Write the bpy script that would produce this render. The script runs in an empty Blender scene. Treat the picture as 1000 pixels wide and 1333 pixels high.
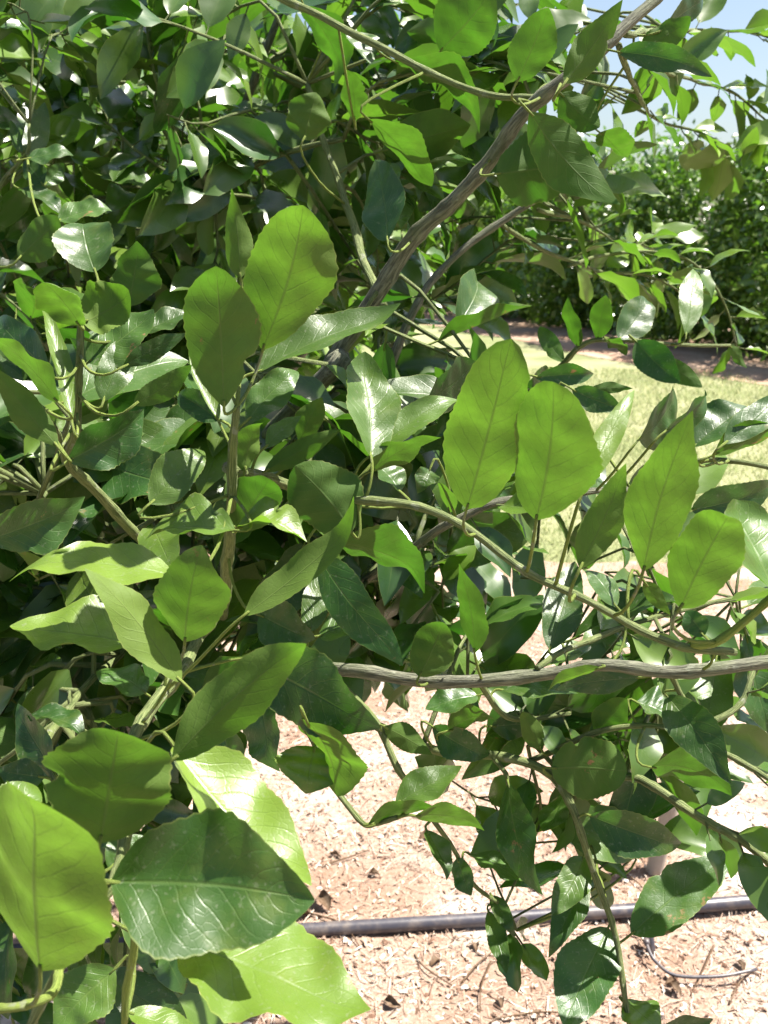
import bpy, math, random
import numpy as np
from mathutils import Vector, Matrix, noise as mnoise

# ------------------------------------------------------------------ camera, sky, sun, exposure
R = math.radians
rnd = random.Random(11)
scene = bpy.context.scene
COL = scene.collection
CAM = Vector((0, 0, 1.4)); PITCH = R(15.6); FPX = 1300.0
cd = bpy.data.cameras.new('camera'); cam = bpy.data.objects.new('camera', cd); COL.objects.link(cam)
cam.location = CAM; cam.rotation_euler = (R(90) - PITCH, 0, 0)
cd.sensor_fit = 'HORIZONTAL'; cd.sensor_width = 36; cd.lens = 36 * FPX / 1000
cd.clip_start = 0.02; cd.clip_end = 2000
cd.dof.use_dof = True; cd.dof.focus_distance = 0.72; cd.dof.aperture_fstop = 46.8 / 2.0
scene.camera = cam
SUN_AZ, SUN_EL = R(76), R(62)
SUN = Vector((math.sin(SUN_AZ) * math.cos(SUN_EL), math.cos(SUN_AZ) * math.cos(SUN_EL), math.sin(SUN_EL)))
world = bpy.data.worlds.new('World'); scene.world = world; world.use_nodes = True
wn = world.node_tree.nodes; wl = world.node_tree.links
sky = wn.new('ShaderNodeTexSky'); sky.sky_type = 'NISHITA'; sky.sun_disc = False
sky.sun_elevation = SUN_EL; sky.sun_rotation = SUN_AZ; sky.dust_density = 2.0; sky.ozone_density = 0.6
wn['Background'].inputs['Strength'].default_value = 0.055
wl.new(sky.outputs[0], wn['Background'].inputs['Color'])
sd = bpy.data.lights.new('sun', 'SUN'); sd.energy = 5.0; sd.angle = R(0.53); sd.color = (1.0, 0.95, 0.86)
sun = bpy.data.objects.new('sun', sd); COL.objects.link(sun)
sun.rotation_euler = SUN.to_track_quat('Z', 'Y').to_euler(); sun.location = (3, 3, 6)
vs = scene.view_settings
vs.view_transform = 'Standard'; vs.look = 'None'; vs.exposure = 1.75; vs.gamma = 1; vs.use_curve_mapping = False
scene.render.engine = 'CYCLES'
scene.cycles.max_bounces = 5; scene.cycles.transmission_bounces = 3; scene.cycles.diffuse_bounces = 2; scene.cycles.glossy_bounces = 2

_c, _s = math.cos(PITCH), math.sin(PITCH)
AX = Vector((0, _c, -_s)); UPV = Vector((0, _s, _c)); RT = Vector((1, 0, 0))
def at(px, py, d):                       # a point of the place, from where the photograph shows it and how far off it is
    return CAM + AX * d + RT * ((px - 500) / FPX * d) + UPV * (-(py - 666.5) / FPX * d)
def onground(px, py, z=0.0):
    v = AX + RT * ((px - 500) / FPX) + UPV * (-(py - 666.5) / FPX)
    return CAM + v * ((z - CAM.z) / v.z)
def proj(p):
    q = p - CAM; d = q.dot(AX)
    if d < 1e-3: return None
    return 500 + q.dot(RT) / d * FPX, 666.5 - q.dot(UPV) / d * FPX, d

# ------------------------------------------------------------------ material helpers
class NT:
    def __init__(s, name):
        s.m = bpy.data.materials.new(name); s.m.use_nodes = True
        s.t = s.m.node_tree; s.t.nodes.clear()
        s.out = s.t.nodes.new('ShaderNodeOutputMaterial')
    def n(s, typ, **kw):
        nd = s.t.nodes.new('ShaderNode' + typ)
        for k, v in kw.items(): setattr(nd, k, v)
        return nd
    def put(s, sock, v):
        if isinstance(v, bpy.types.NodeSocket): s.t.links.new(v, sock)
        elif isinstance(v, tuple) and len(v) == 3 and sock.type == 'RGBA': sock.default_value = (*v, 1)
        else: sock.default_value = v
    def math(s, op, a, b=0.0, c=0.0, clamp=False):
        nd = s.n('Math', operation=op, use_clamp=clamp)
        s.put(nd.inputs[0], a); s.put(nd.inputs[1], b); s.put(nd.inputs[2], c)
        return nd.outputs[0]
    def mix(s, f, a, b, mode='MIX'):
        nd = s.n('MixRGB', blend_type=mode)
        s.put(nd.inputs[0], f); s.put(nd.inputs[1], a); s.put(nd.inputs[2], b)
        return nd.outputs[0]
    def ramp(s, v, a, b, lo=0.0, hi=1.0):
        nd = s.n('MapRange', interpolation_type='SMOOTHSTEP')
        s.put(nd.inputs[0], v); s.put(nd.inputs[1], a); s.put(nd.inputs[2], b); s.put(nd.inputs[3], lo); s.put(nd.inputs[4], hi)
        return nd.outputs[0]
    def noise(s, vec, scale, detail=3.0, rough=0.55):
        nd = s.n('TexNoise'); s.put(nd.inputs['Vector'], vec)
        nd.inputs['Scale'].default_value = scale; nd.inputs['Detail'].default_value = detail; nd.inputs['Roughness'].default_value = rough
        return nd.outputs[0]
    def attr(s, name):
        return s.n('Attribute', attribute_name=name).outputs['Fac']
    def mapping(s, vec, scale):
        nd = s.n('Mapping'); s.put(nd.inputs[0], vec); nd.inputs['Scale'].default_value = scale
        return nd.outputs[0]
    def bump(s, h, strength, dist):
        nd = s.n('Bump'); s.put(nd.inputs['Height'], h); nd.inputs['Strength'].default_value = strength; nd.inputs['Distance'].default_value = dist
        return nd.outputs[0]
    def bsdf(s, color, rough, normal=None, spec=0.5):
        nd = s.n('BsdfPrincipled'); s.put(nd.inputs['Base Color'], color); s.put(nd.inputs['Roughness'], rough)
        s.put(nd.inputs['Specular IOR Level'], spec)
        if normal is not None: s.put(nd.inputs['Normal'], normal)
        return nd.outputs[0]
    def done(s, sh):
        s.t.links.new(sh, s.out.inputs['Surface']); return s.m

def leaf_material(name, veins=True):
    k = NT(name)
    age = k.attr('age'); lr = k.attr('lr')  # leaf maturity, with shade and sunlight painted into the tone per leaf
    uv = k.n('UVMap').outputs[0]
    sep = k.n('SeparateXYZ'); k.put(sep.inputs[0], uv)
    u = k.math('MULTIPLY', k.math('ABSOLUTE', k.math('SUBTRACT', sep.outputs[0], 0.5)), 2.0)
    t = sep.outputs[1]
    pos = k.n('TexCoord').outputs['Object']
    blotch = k.noise(pos, 38.0, 3.0 if veins else 1.0)  # random blotches for tint, vein wander and bump
    under = k.n('NewGeometry').outputs['Backfacing']
    mid = k.ramp(u, 0.0, k.math('ADD', 0.07, k.math('MULTIPLY', t, -0.04)), 1.0, 0.0)
    # side veins leave the midrib at an angle, curve forward and fade at the edge
    ph = k.math('ADD', k.math('MULTIPLY', t, 9.0), k.math('MULTIPLY', u, -1.7))
    ph = k.math('ADD', ph, k.math('MULTIPLY', k.math('MULTIPLY', u, u), -0.7))
    ph = k.math('ADD', ph, k.math('MULTIPLY', lr, 3.0))
    ph = k.math('ADD', ph, k.math('MULTIPLY', blotch, 0.9))
    sv = k.math('ABSOLUTE', k.math('SUBTRACT', k.math('FRACT', ph), 0.5))
    side = k.math('MULTIPLY', k.ramp(sv, 0.0, 0.09, 1.0, 0.0), k.ramp(u, 0.55, 1.0, 1.0, 0.15))
    if veins:
        fine = k.n('TexVoronoi', feature='DISTANCE_TO_EDGE'); k.put(fine.inputs['Vector'], pos); fine.inputs['Scale'].default_value = 260.0
        net = k.ramp(fine.outputs['Distance'], 0.0, 0.12, 1.0, 0.0)
    else: net = 0.0; side = 0.0
    vein = k.math('MAXIMUM', mid, k.math('MULTIPLY', side, 0.40))
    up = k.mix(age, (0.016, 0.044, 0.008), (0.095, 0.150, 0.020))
    up = k.mix(k.math('MULTIPLY', blotch, 0.55), up, k.mix(age, (0.020, 0.056, 0.012), (0.11, 0.155, 0.022)))
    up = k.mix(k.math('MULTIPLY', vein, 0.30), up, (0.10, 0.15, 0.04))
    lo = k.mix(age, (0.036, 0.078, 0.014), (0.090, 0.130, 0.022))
    lo = k.mix(k.math('MULTIPLY', blotch, 0.4), lo, (0.07, 0.10, 0.024))
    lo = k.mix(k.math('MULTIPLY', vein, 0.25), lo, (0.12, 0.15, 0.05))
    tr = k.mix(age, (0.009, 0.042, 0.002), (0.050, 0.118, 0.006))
    tr = k.mix(k.math('MULTIPLY', blotch, 0.4), tr, k.mix(age, (0.018, 0.056, 0.003), (0.074, 0.130, 0.011)))
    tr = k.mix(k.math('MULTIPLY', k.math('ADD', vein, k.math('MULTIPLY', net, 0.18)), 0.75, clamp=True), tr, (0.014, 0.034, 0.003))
    # per-leaf brightness, and a few brown scars near the rim
    br = k.math('ADD', 0.78, k.math('MULTIPLY', lr, 0.44))
    hsv = k.n('HueSaturation'); k.put(hsv.inputs['Value'], br); k.put(hsv.inputs['Color'], up); up = hsv.outputs[0]
    scar = k.math('MULTIPLY', k.ramp(k.noise(pos, 55.0, 4.0, 0.7), 0.63, 0.70), k.ramp(lr, 0.55, 0.8)) if veins else 0.0
    rim = k.ramp(u, 0.955, 1.0, 0.0, 0.5)
    up = k.mix(rim, up, (0.15, 0.17, 0.045)); up = k.mix(scar, up, (0.16, 0.10, 0.045))
    lo = k.mix(rim, lo, (0.16, 0.17, 0.05)); lo = k.mix(scar, lo, (0.14, 0.085, 0.04))
    tr = k.mix(scar, tr, (0.06, 0.03, 0.01))
    if veins:       # yellowish mottling and dust
        yl = k.math('MULTIPLY', k.ramp(k.noise(pos, 22.0, 4.0, 0.7), 0.50, 0.72), 0.35)
        up = k.mix(yl, up, (0.10, 0.125, 0.025)); tr = k.mix(k.math('MULTIPLY', yl, age), tr, (0.090, 0.120, 0.010))
        thick = k.n('HueSaturation'); k.put(thick.inputs['Value'], k.ramp(k.noise(pos, 30.0, 3.0, 0.6), 0.30, 0.70, 0.62, 1.30)); k.put(thick.inputs['Color'], tr); tr = thick.outputs[0]
        up = k.mix(k.math('MULTIPLY', k.ramp(k.noise(pos, 320.0, 2.0), 0.60, 0.72), 0.30), up, (0.16, 0.17, 0.12))
    h = k.math('ADD', k.math('MULTIPLY', vein, -1.0), k.math('MULTIPLY', blotch, 1.2))
    h = k.math('ADD', h, k.math('MULTIPLY', net, -0.12))
    nrm = k.bump(h, 0.33, 0.0009) if veins else None
    mott = k.noise(pos, 140.0, 3.0, 0.6) if veins else blotch
    rough = k.math('ADD', 0.24 if veins else 0.18, k.math('MULTIPLY', mott, 0.30 if veins else 0.22))
    rough = k.math('ADD', rough, k.math('MULTIPLY', under, 0.26))
    col = k.mix(under, up, lo)
    d = k.bsdf(col, rough, nrm, k.math('SUBTRACT', 0.36 if veins else 0.55, k.math('MULTIPLY', under, 0.20)))
    tl = k.n('BsdfTranslucent'); k.put(tl.inputs['Color'], tr)
    if veins: k.put(tl.inputs['Normal'], nrm)
    ad = k.n('AddShader'); k.t.links.new(d, ad.inputs[0]); k.t.links.new(tl.outputs[0], ad.inputs[1])
    return k.done(ad.outputs[0])

def bark_material(name, dark, light, green, gmix):
    k = NT(name); uv = k.n('UVMap').outputs[0]; pos = k.n('TexCoord').outputs['Object']
    st = k.noise(k.mapping(uv, (5.0, 14.0, 1.0)), 4.0, 4.0, 0.65)
    blot = k.noise(pos, 30.0, 3.0)
    c = k.mix(k.ramp(st, 0.36, 0.66), dark, light)
    c = k.mix(k.math('MULTIPLY', k.ramp(blot, 0.4, 0.7), gmix), c, green)
    c = k.mix(k.math('MULTIPLY', k.ramp(k.noise(pos, 75.0, 3.0, 0.7), 0.60, 0.68), 0.6), c, (0.25, 0.26, 0.20))
    nrm = k.bump(k.math('ADD', st, k.math('MULTIPLY', blot, 0.5)), 0.9, 0.003)
    return k.done(k.bsdf(c, 0.75, nrm, 0.25))

M = {}
M['leaf'] = leaf_material('citrus_leaf')
M['far_leaf'] = leaf_material('citrus_leaf_plain', False)
M['bark'] = bark_material('limb_bark', (0.075, 0.076, 0.054), (0.215, 0.215, 0.155), (0.12, 0.145, 0.07), 0.6)
M['twig'] = bark_material('twig_bark', (0.07, 0.10, 0.03), (0.21, 0.24, 0.10), (0.15, 0.19, 0.06), 0.6)
M['shoot'] = bark_material('green_shoot', (0.13, 0.19, 0.03), (0.24, 0.30, 0.07), (0.20, 0.26, 0.05), 0.7)

# ------------------------------------------------------------------ mesh helpers
def mesh_np(name, V, F, mat, uv=None, attrs=None, smooth=True):
    me = bpy.data.meshes.new(name)
    V = np.asarray(V, dtype=np.float32); F = np.asarray(F, dtype=np.int32)
    nf, k = F.shape
    me.vertices.add(len(V)); me.vertices.foreach_set('co', V.ravel())
    me.loops.add(nf * k); me.loops.foreach_set('vertex_index', F.ravel())
    me.polygons.add(nf); me.polygons.foreach_set('loop_start', np.arange(nf, dtype=np.int32) * k)
    if uv is not None:
        l = me.uv_layers.new(name='UVMap'); l.data.foreach_set('uv', np.asarray(uv, dtype=np.float32)[F.ravel()].ravel())
    for a, vals in (attrs or {}).items():
        at_ = me.attributes.new(a, 'FLOAT', 'POINT'); at_.data.foreach_set('value', np.asarray(vals, dtype=np.float32))
    me.polygons.foreach_set('use_smooth', np.full(nf, smooth))
    me.materials.append(mat); me.update(); me.validate()
    return me
def link(name, me, parent=None, loc=(0, 0, 0)):
    o = bpy.data.objects.new(name, me); COL.objects.link(o); o.location = loc
    if parent is not None: o.parent = parent
    return o
def tag(o, label=None, cat=None, group=None, kind=None):
    for k, v in (('label', label), ('category', cat), ('group', group), ('kind', kind)):
        if v: o[k] = v
    return o
def spline(pts, n):
    """Catmull-Rom through pts (Vectors), n samples."""
    P = [pts[0] + (pts[0] - pts[1])] + list(pts) + [pts[-1] + (pts[-1] - pts[-2])]
    out = []
    m = len(pts) - 1
    for i in range(n):
        s = i / (n - 1) * m; j = min(int(s), m - 1); f = s - j
        a, b, c, d = P[j], P[j + 1], P[j + 2], P[j + 3]
        out.append(0.5 * ((2 * b) + (c - a) * f + (2 * a - 5 * b + 4 * c - d) * f * f + (3 * b - a - 3 * c + d) * f ** 3))
    return out
def tube(path, radii, sides=8, ridge=0.0, cap=True, seed=0):
    """arrays of a tube along path with one radius per point"""
    V, F, U = [], [], []
    n = len(path); t0 = (path[1] - path[0]).normalized()
    x = t0.orthogonal().normalized(); ln = 0.0
    for i, p in enumerate(path):
        t = (path[min(i + 1, n - 1)] - path[max(i - 1, 0)]).normalized()
        x = (x - t * x.dot(t)).normalized(); y = t.cross(x)
        if i: ln += (p - path[i - 1]).length
        for j in range(sides + 1):
            a = 2 * math.pi * j / sides
            r = radii[i]
            if ridge:
                jj = j % sides
                r *= 1 + ridge * (mnoise.noise(Vector((jj * 1.7 + seed, ln * 9, seed))) + (0.5 if jj % 2 else -0.5) * 0.5)
            q = p + (x * math.cos(a) + y * math.sin(a)) * r
            V.append(q[:]); U.append((j / sides, ln))
    w = sides + 1
    for i in range(n - 1):
        for j in range(sides):
            F.append((i * w + j, i * w + j + 1, (i + 1) * w + j + 1, (i + 1) * w + j))
    if cap:
        for e, i in ((0, 0), (1, n - 1)):
            c = len(V); V.append(path[i][:]); U.append((0.5, ln * e))
            for j in range(sides):
                a, b = i * w + j, i * w + j + 1
                F.append((c, c, b, a) if not e else (c, c, a, b))
    F = [f for f in F]
    return np.array(V), F, np.array(U)
def fix_faces(F):            # degenerate cap quads become quads with a repeated corner: split into triangles instead
    T = []
    for f in F:
        if f[0] == f[1]: T.append((f[0], f[2], f[3]))
        else: T.append((f[0], f[1], f[2])); T.append((f[0], f[2], f[3]))
    return np.array(T, dtype=np.int32)

# ------------------------------------------------------------------ leaf shape
def leaf_arrays(L, W, seed, nt=16, nu=4, bend=0.05, fold=0.25, wave=0.05, curl=0.0, twist=0.0, tipc=0.1, shape='m', skew=0.0, serr=0.02):
    """leaf in its own frame: base at 0, tip at (0,L,0), upper side +z."""
    r = random.Random(seed)
    a, b, e = {'m': (0.88, 0.80, 0.10), 'r': (1.12, 0.62, 0.0), 'p': (0.78, 0.95, 0.25), 'o': (0.95, 0.60, 0.0), 'l': (0.86, 0.9, 0.12)}[shape]
    a *= r.uniform(.93, 1.05); b *= r.uniform(.86, 1.12)
    ts = np.linspace(0, 1, nt + 1)
    prof = np.maximum(np.sin(np.pi * ts ** a), 0.0) ** b * (1 - e * ts)
    prof /= prof.max()
    prof[0] = 0.03; prof[-1] = 0.02
    us = np.linspace(-1, 1, 2 * nu + 1)
    us = np.sign(us) * np.abs(us) ** 0.85
    T, U = np.meshgrid(ts, us, indexing='ij')
    w = prof[:, None] * W * 0.5
    edge = 1 + serr * np.where(np.arange(nt + 1) % 2, 1, -1)[:, None] * (np.abs(U) > 0.95)
    rg = np.random.default_rng(seed + 7)
    edge = edge + (np.abs(U) > 0.95) * rg.normal(0, .006, U.shape)
    if r.random() < .15:                      # an insect bite out of the rim
        t0, sd0, dp = r.uniform(.25, .85), r.choice((-1, 1)), r.uniform(.12, .38)
        edge = edge - dp * np.exp(-((T - t0) / r.uniform(.025, .06)) ** 2) * (U * sd0 > 0.7)
    wl = 1 + 0.08 * np.sin(2 * np.pi * (T * r.uniform(1, 1.8) + r.random()))
    X = U * w * edge * np.where(U < 0, wl, 2 - wl) + skew * L * np.sin(np.pi * T) * 0.5
    Y = T * L
    p1, p2 = r.random(), r.random(); k1, k2 = r.uniform(1.2, 2.6), r.uniform(1.2, 2.6)
    Wv = np.where(U < 0, np.sin(2 * np.pi * (k1 * T + p1)), np.sin(2 * np.pi * (k2 * T + p2)))
    Z = fold * np.abs(X - skew * L * np.sin(np.pi * T) * 0.5) + curl * W * U * U * prof[:, None]
    Z = Z + wave * W * Wv * np.abs(U) ** 1.6 * prof[:, None]
    Z = Z + 0.025 * W * np.sin(2 * np.pi * (T * 3.2 + p2)) * np.abs(np.sin(np.pi * U)) * prof[:, None]
    tw = twist * (T - 0.3)
    X, Z = X * np.cos(tw) - Z * np.sin(tw), X * np.sin(tw) + Z * np.cos(tw)
    Z = Z + bend * L * 4 * T * (1 - T)
    tt = np.clip(T - 0.72, 0, 1) / 0.28
    Z = Z - tipc * L * 0.35 * tt ** 2
    V = np.stack([X, Y, Z], -1).reshape(-1, 3)
    m = 2 * nu + 1
    I = np.arange(nt)[:, None] * m + np.arange(2 * nu)[None, :]
    F = np.stack([I, I + 1, I + m + 1, I + m], -1).reshape(-1, 4)
    uv = np.stack([(U * 0.5 + 0.5), T], -1).reshape(-1, 2)
    return V, F, uv
def frame(axis, normal):
    y = axis.normalized(); z = (normal - y * normal.dot(y))
    if z.length < 1e-4: z = y.orthogonal()
    z.normalize(); x = y.cross(z)
    return np.array([x[:], y[:], z[:]])           # rows: local axes

# ------------------------------------------------------------------ the near citrus tree: limbs and shoots
TREE = Vector((-0.80, 1.85, 0.0))
tree = bpy.data.objects.new('citrus_tree', None); COL.objects.link(tree); tree.location = TREE
tag(tree, 'close citrus tree with large glossy leaves on arching limbs over pale mulch', 'tree')
BR = []                                            # (point, radius, tangent) samples of all wood for attaching leaves
def branch(name, pts, r0, r1, mat, n=None, sides=10, ridge=0.10, reg=True):
    n = n or max(6, len(pts) * 5)
    path = spline(pts, n)
    ln = sum((path[i + 1] - path[i]).length for i in range(n - 1))
    sd_ = len(BR) * 0.37
    path = [p + Vector((mnoise.noise(p * 14 + Vector((sd_, 0, 0))), mnoise.noise(p * 14 + Vector((0, sd_, 5))), mnoise.noise(p * 14 + Vector((9, 0, sd_))))) * 0.004 for p in path]
    base = (lambda i: r0 + (r1 - r0) * i / (n - 1)) if not isinstance(r0, list) else (lambda i: float(np.interp(i / (n - 1) * (len(r0) - 1), range(len(r0)), r0)))
    rad = [base(i) * (1 + 0.13 * mnoise.noise(path[i] * 25) + (0.16 if i % 5 == 2 else 0)) for i in range(n)]
    V, F, U = tube([p - TREE for p in path], rad, sides, ridge, True, sd_)
    o = link(name, mesh_np(name, V, fix_faces(F), M[mat], U), tree)
    if reg:
        for i, p in enumerate(path):
            BR.append((p, rad[i], (path[min(i + 1, n - 1)] - path[max(i - 1, 0)]).normalized(), name))
    return path
def pix(s):
    return [at(*[float(v) for v in q.split(',')]) for q in s.split()]

fork = TREE + Vector((0.02, -0.03, 0.52))
branch('trunk', [TREE + Vector((0.03, 0.02, -0.03)), TREE + Vector((-0.01, 0, 0.25)), fork], 0.075, 0.058, 'bark', 12, 14, 0.12)
l1 = pix('385,532,1.0 430,470,.97 490,385,.93 540,312,.9 585,266,.88 640,205,.85 690,142,.82 760,88,.8 805,48,.8 880,-25,.82')
branch('limb', [fork, fork + Vector((0.15, -0.18, 0.12))] + l1, [.034, .018, .0086, .0082, .0078, .0073, .0069, .0064, .0058, .0052, .0046, .004], 0, 'bark', 70, 12, 0.09)
l2 = pix('120,960,1.45 240,900,1.15 340,872,.92 435,873,.8 540,887,.76 620,888,.74 720,876,.73 780,865,.72 860,873,.71 925,868,.70 1040,858,.70')
branch('limb', [fork, fork + Vector((0.04, -0.15, 0.06))] + l2, [.026, .016, .012, .009, .0068, .0055, .0050, .0048, .0048, .0047, .0046, .0045, .0042], 0, 'bark', 60, 12, 0.09)
# scaffold limbs inside and beyond the crown
for q in ((-0.55, -0.35, 1.0, -0.75, -0.75, 1.55), (-0.6, 0.35, 1.1, -0.9, 0.6, 1.8), (0.15, 0.45, 1.2, 0.35, 0.75, 2.0), (0.05, -0.35, 1.2, 0.15, -0.65, 2.0),
          (0.45, 0.25, 0.9, 1.05, 0.35, 1.75), (0.4, -0.15, 1.2, 0.75, -0.35, 1.9), (-0.25, -0.75, 0.9, -0.15, -1.0, 1.45), (-0.15, 0.0, 1.3, -0.1, 0.05, 2.3)):
    a = TREE + Vector(q[:3]); b = TREE + Vector(q[3:])
    branch('limb', [fork, fork.lerp(a, 0.55) + Vector((rnd.uniform(-.06, .06), rnd.uniform(-.06, .06), -0.05)), a, b], [.030, .018, .010, .003], 0, 'bark', 26, 9, 0.12)
# shoots and twigs the photograph shows: polyline, radius in millimetres at both ends, bark
for s, r0, r1, m in (
    ('400,640,.8 440,655,.7 470,655,.655 540,660,.645 600,685,.635 690,745,.62 760,780,.61 850,826,.60 905,846,.59 960,850,.60', 3.0, 2.2, 'twig'),
    ('900,842,.59 935,836,.58 1000,778,.57 1030,740,.57', 2.6, 2.2, 'shoot'),
    ('330,-30,1.0 360,-5,.95 470,50,.9 560,95,.87 640,125,.84 700,131,.82', 4.2, 2.6, 'twig'),
    ('250,760,1.0 165,682,.84 112,630,.76 85,600,.72 100,552,.70 105,480,.69 106,418,.68', 5.2, 2.0, 'twig'),
    ('290,800,.85 294,740,.74 300,690,.68 303,612,.64 306,570,.62 310,530,.61', 5.0, 2.0, 'twig'),
    ('296,608,.645 350,626,.70 400,640,.8', 4.0, 4.4, 'twig'),
    ('290,790,.86 236,870,.66 190,932,.60 165,985,.55 164,1087,.50 150,1143,.48 119,1192,.47 77,1259,.46 30,1345,.46', 4.6, 2.3, 'twig'),
    ('77,1259,.46 68,1292,.45 30,1308,.44 -10,1312,.44', 2.2, 2.0, 'shoot'),
    ('175,1190,.52 174,1240,.53 166,1290,.54 166,1330,.55', 2.4, 2.0, 'shoot'),
    ('370,880,.82 394,930,.72 412,972,.67 436,1022,.70 471,1074,.68 489,1077,.67 517,1066,.66', 3.0, 1.6, 'twig'),
    ('430,875,.81 470,915,.8 496,945,.79 517,997,.78 530,1018,.78 560,1065,.78 590,1105,.8 615,1150,.82 640,1172,.83', 3.2, 1.6, 'twig'),
    ('430,905,.86 480,942,.84 560,975,.82 650,985,.80 710,1005,.78 742,1046,.77 760,1090,.77 785,1160,.78 800,1210,.78 815,1300,.77 825,1345,.77', 4.6, 2.0, 'twig'),
    ('690,990,.79 770,955,.77 840,948,.76 895,956,.76', 2.6, 1.8, 'twig'),
    ('742,1015,.80 818,1010,.80 846,1020,.79 888,1047,.78 930,1072,.77 965,1093,.76 1030,1150,.75', 3.6, 3.2, 'twig'),
    ('890,950,.76 955,988,.74 1030,1035,.72', 2.6, 2.0, 'twig'),
    ('690,510,1.2 734,470,1.12 755,450,1.1 780,442,1.1 832,444,1.08 874,449,1.1 950,449,1.12', 3.4, 1.8, 'twig'),
    ('860,640,.86 905,603,.82 955,601,.8 1030,612,.8', 2.8, 2.0, 'twig'),
    ('470,760,.95 528,721,.85 570,690,.8 605,672,.79 661,651,.78 780,640,.80 860,640,.86', 4.0, 2.6, 'bark'),
    ('805,60,.82 830,120,1.1 856,157,1.45 902,171,1.5 940,189,1.5', 3.0, 1.5, 'twig'),
    ('820,70,.84 860,90,1.2 912,108,1.5 954,122,1.55 986,147,1.55 1030,180,1.55', 3.0, 1.6, 'twig'),
    ('815,45,.82 860,40,1.2 900,38,1.4 975,42,1.5 1040,60,1.5', 3.0, 1.6, 'twig'),
    ('-60,85,1.7 0,78,1.6 90,75,1.55 180,78,1.5 260,70,1.5', 6.0, 3.5, 'bark'),
    ('95,-30,1.9 96,60,1.85 95,145,1.85 110,300,1.8', 8.0, 9.0, 'bark'),
    ('400,110,1.15 418,175,1.12 442,238,1.1 470,325,1.05 500,400,1.0', 3.2, 4.6, 'twig'),
    ('500,500,1.15 510,468,1.12 542,398,1.1 570,356,1.1 650,290,1.1 720,250,1.1 800,225,1.2', 5.5, 3.0, 'bark'),
    ('260,250,1.3 330,215,1.2 400,190,1.15 450,180,1.12', 4.0, 3.0, 'twig'),
    ('650,290,1.1 720,330,1.2 790,355,1.3 850,360,1.35 905,395,1.4', 2.8, 1.4, 'twig'),
    ('700,270,1.1 760,290,1.25 820,320,1.35 860,300,1.4', 2.6, 1.4, 'twig'),
    ('740,345,1.22 800,330,1.3 890,335,1.35 940,390,1.4 960,455,1.42', 2.4, 1.3, 'twig'),
    ('430,905,.86 360,905,.80 330,895,.74 330,930,.72', 3.0, 1.8, 'twig'),
    ('250,760,1.0 150,860,.9 60,960,.75 75,1015,.66', 4.0, 2.0, 'twig'),
    ('60,640,.85 20,690,.75 -40,720,.7', 3.0, 2.0, 'twig'),
    ('85,600,.72 75,560,.7 40,520,.68', 2.4, 1.8, 'twig'),
    ('-40,330,1.1 0,240,1.1 35,203,1.08 40,160,1.08', 3.2, 1.6, 'twig'),
    ('640,985,.80 660,1010,.79 663,1025,.79', 2.2, 1.6, 'twig'),
    ('870,873,.71 885,905,.72 905,930,.73', 2.2, 1.6, 'twig'),
    ('900,955,.76 960,920,.78 985,870,.8 1030,820,.85', 2.6, 1.8, 'twig'),
    ('640,1172,.83 660,1190,.84 670,1215,.84', 1.6, 1.2, 'twig'),
    ('700,870,.73 760,835,.78 860,800,.85 960,780,.9', 2.6, 1.8, 'twig'),
    ('620,888,.74 660,930,.78 740,930,.80', 2.6, 1.8, 'twig'),
):
    branch('twig', pix(s), r0 / 1000, r1 / 1000, m, None, 8, 0.06)
BRP = np.array([b[0][:] for b in BR])

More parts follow.
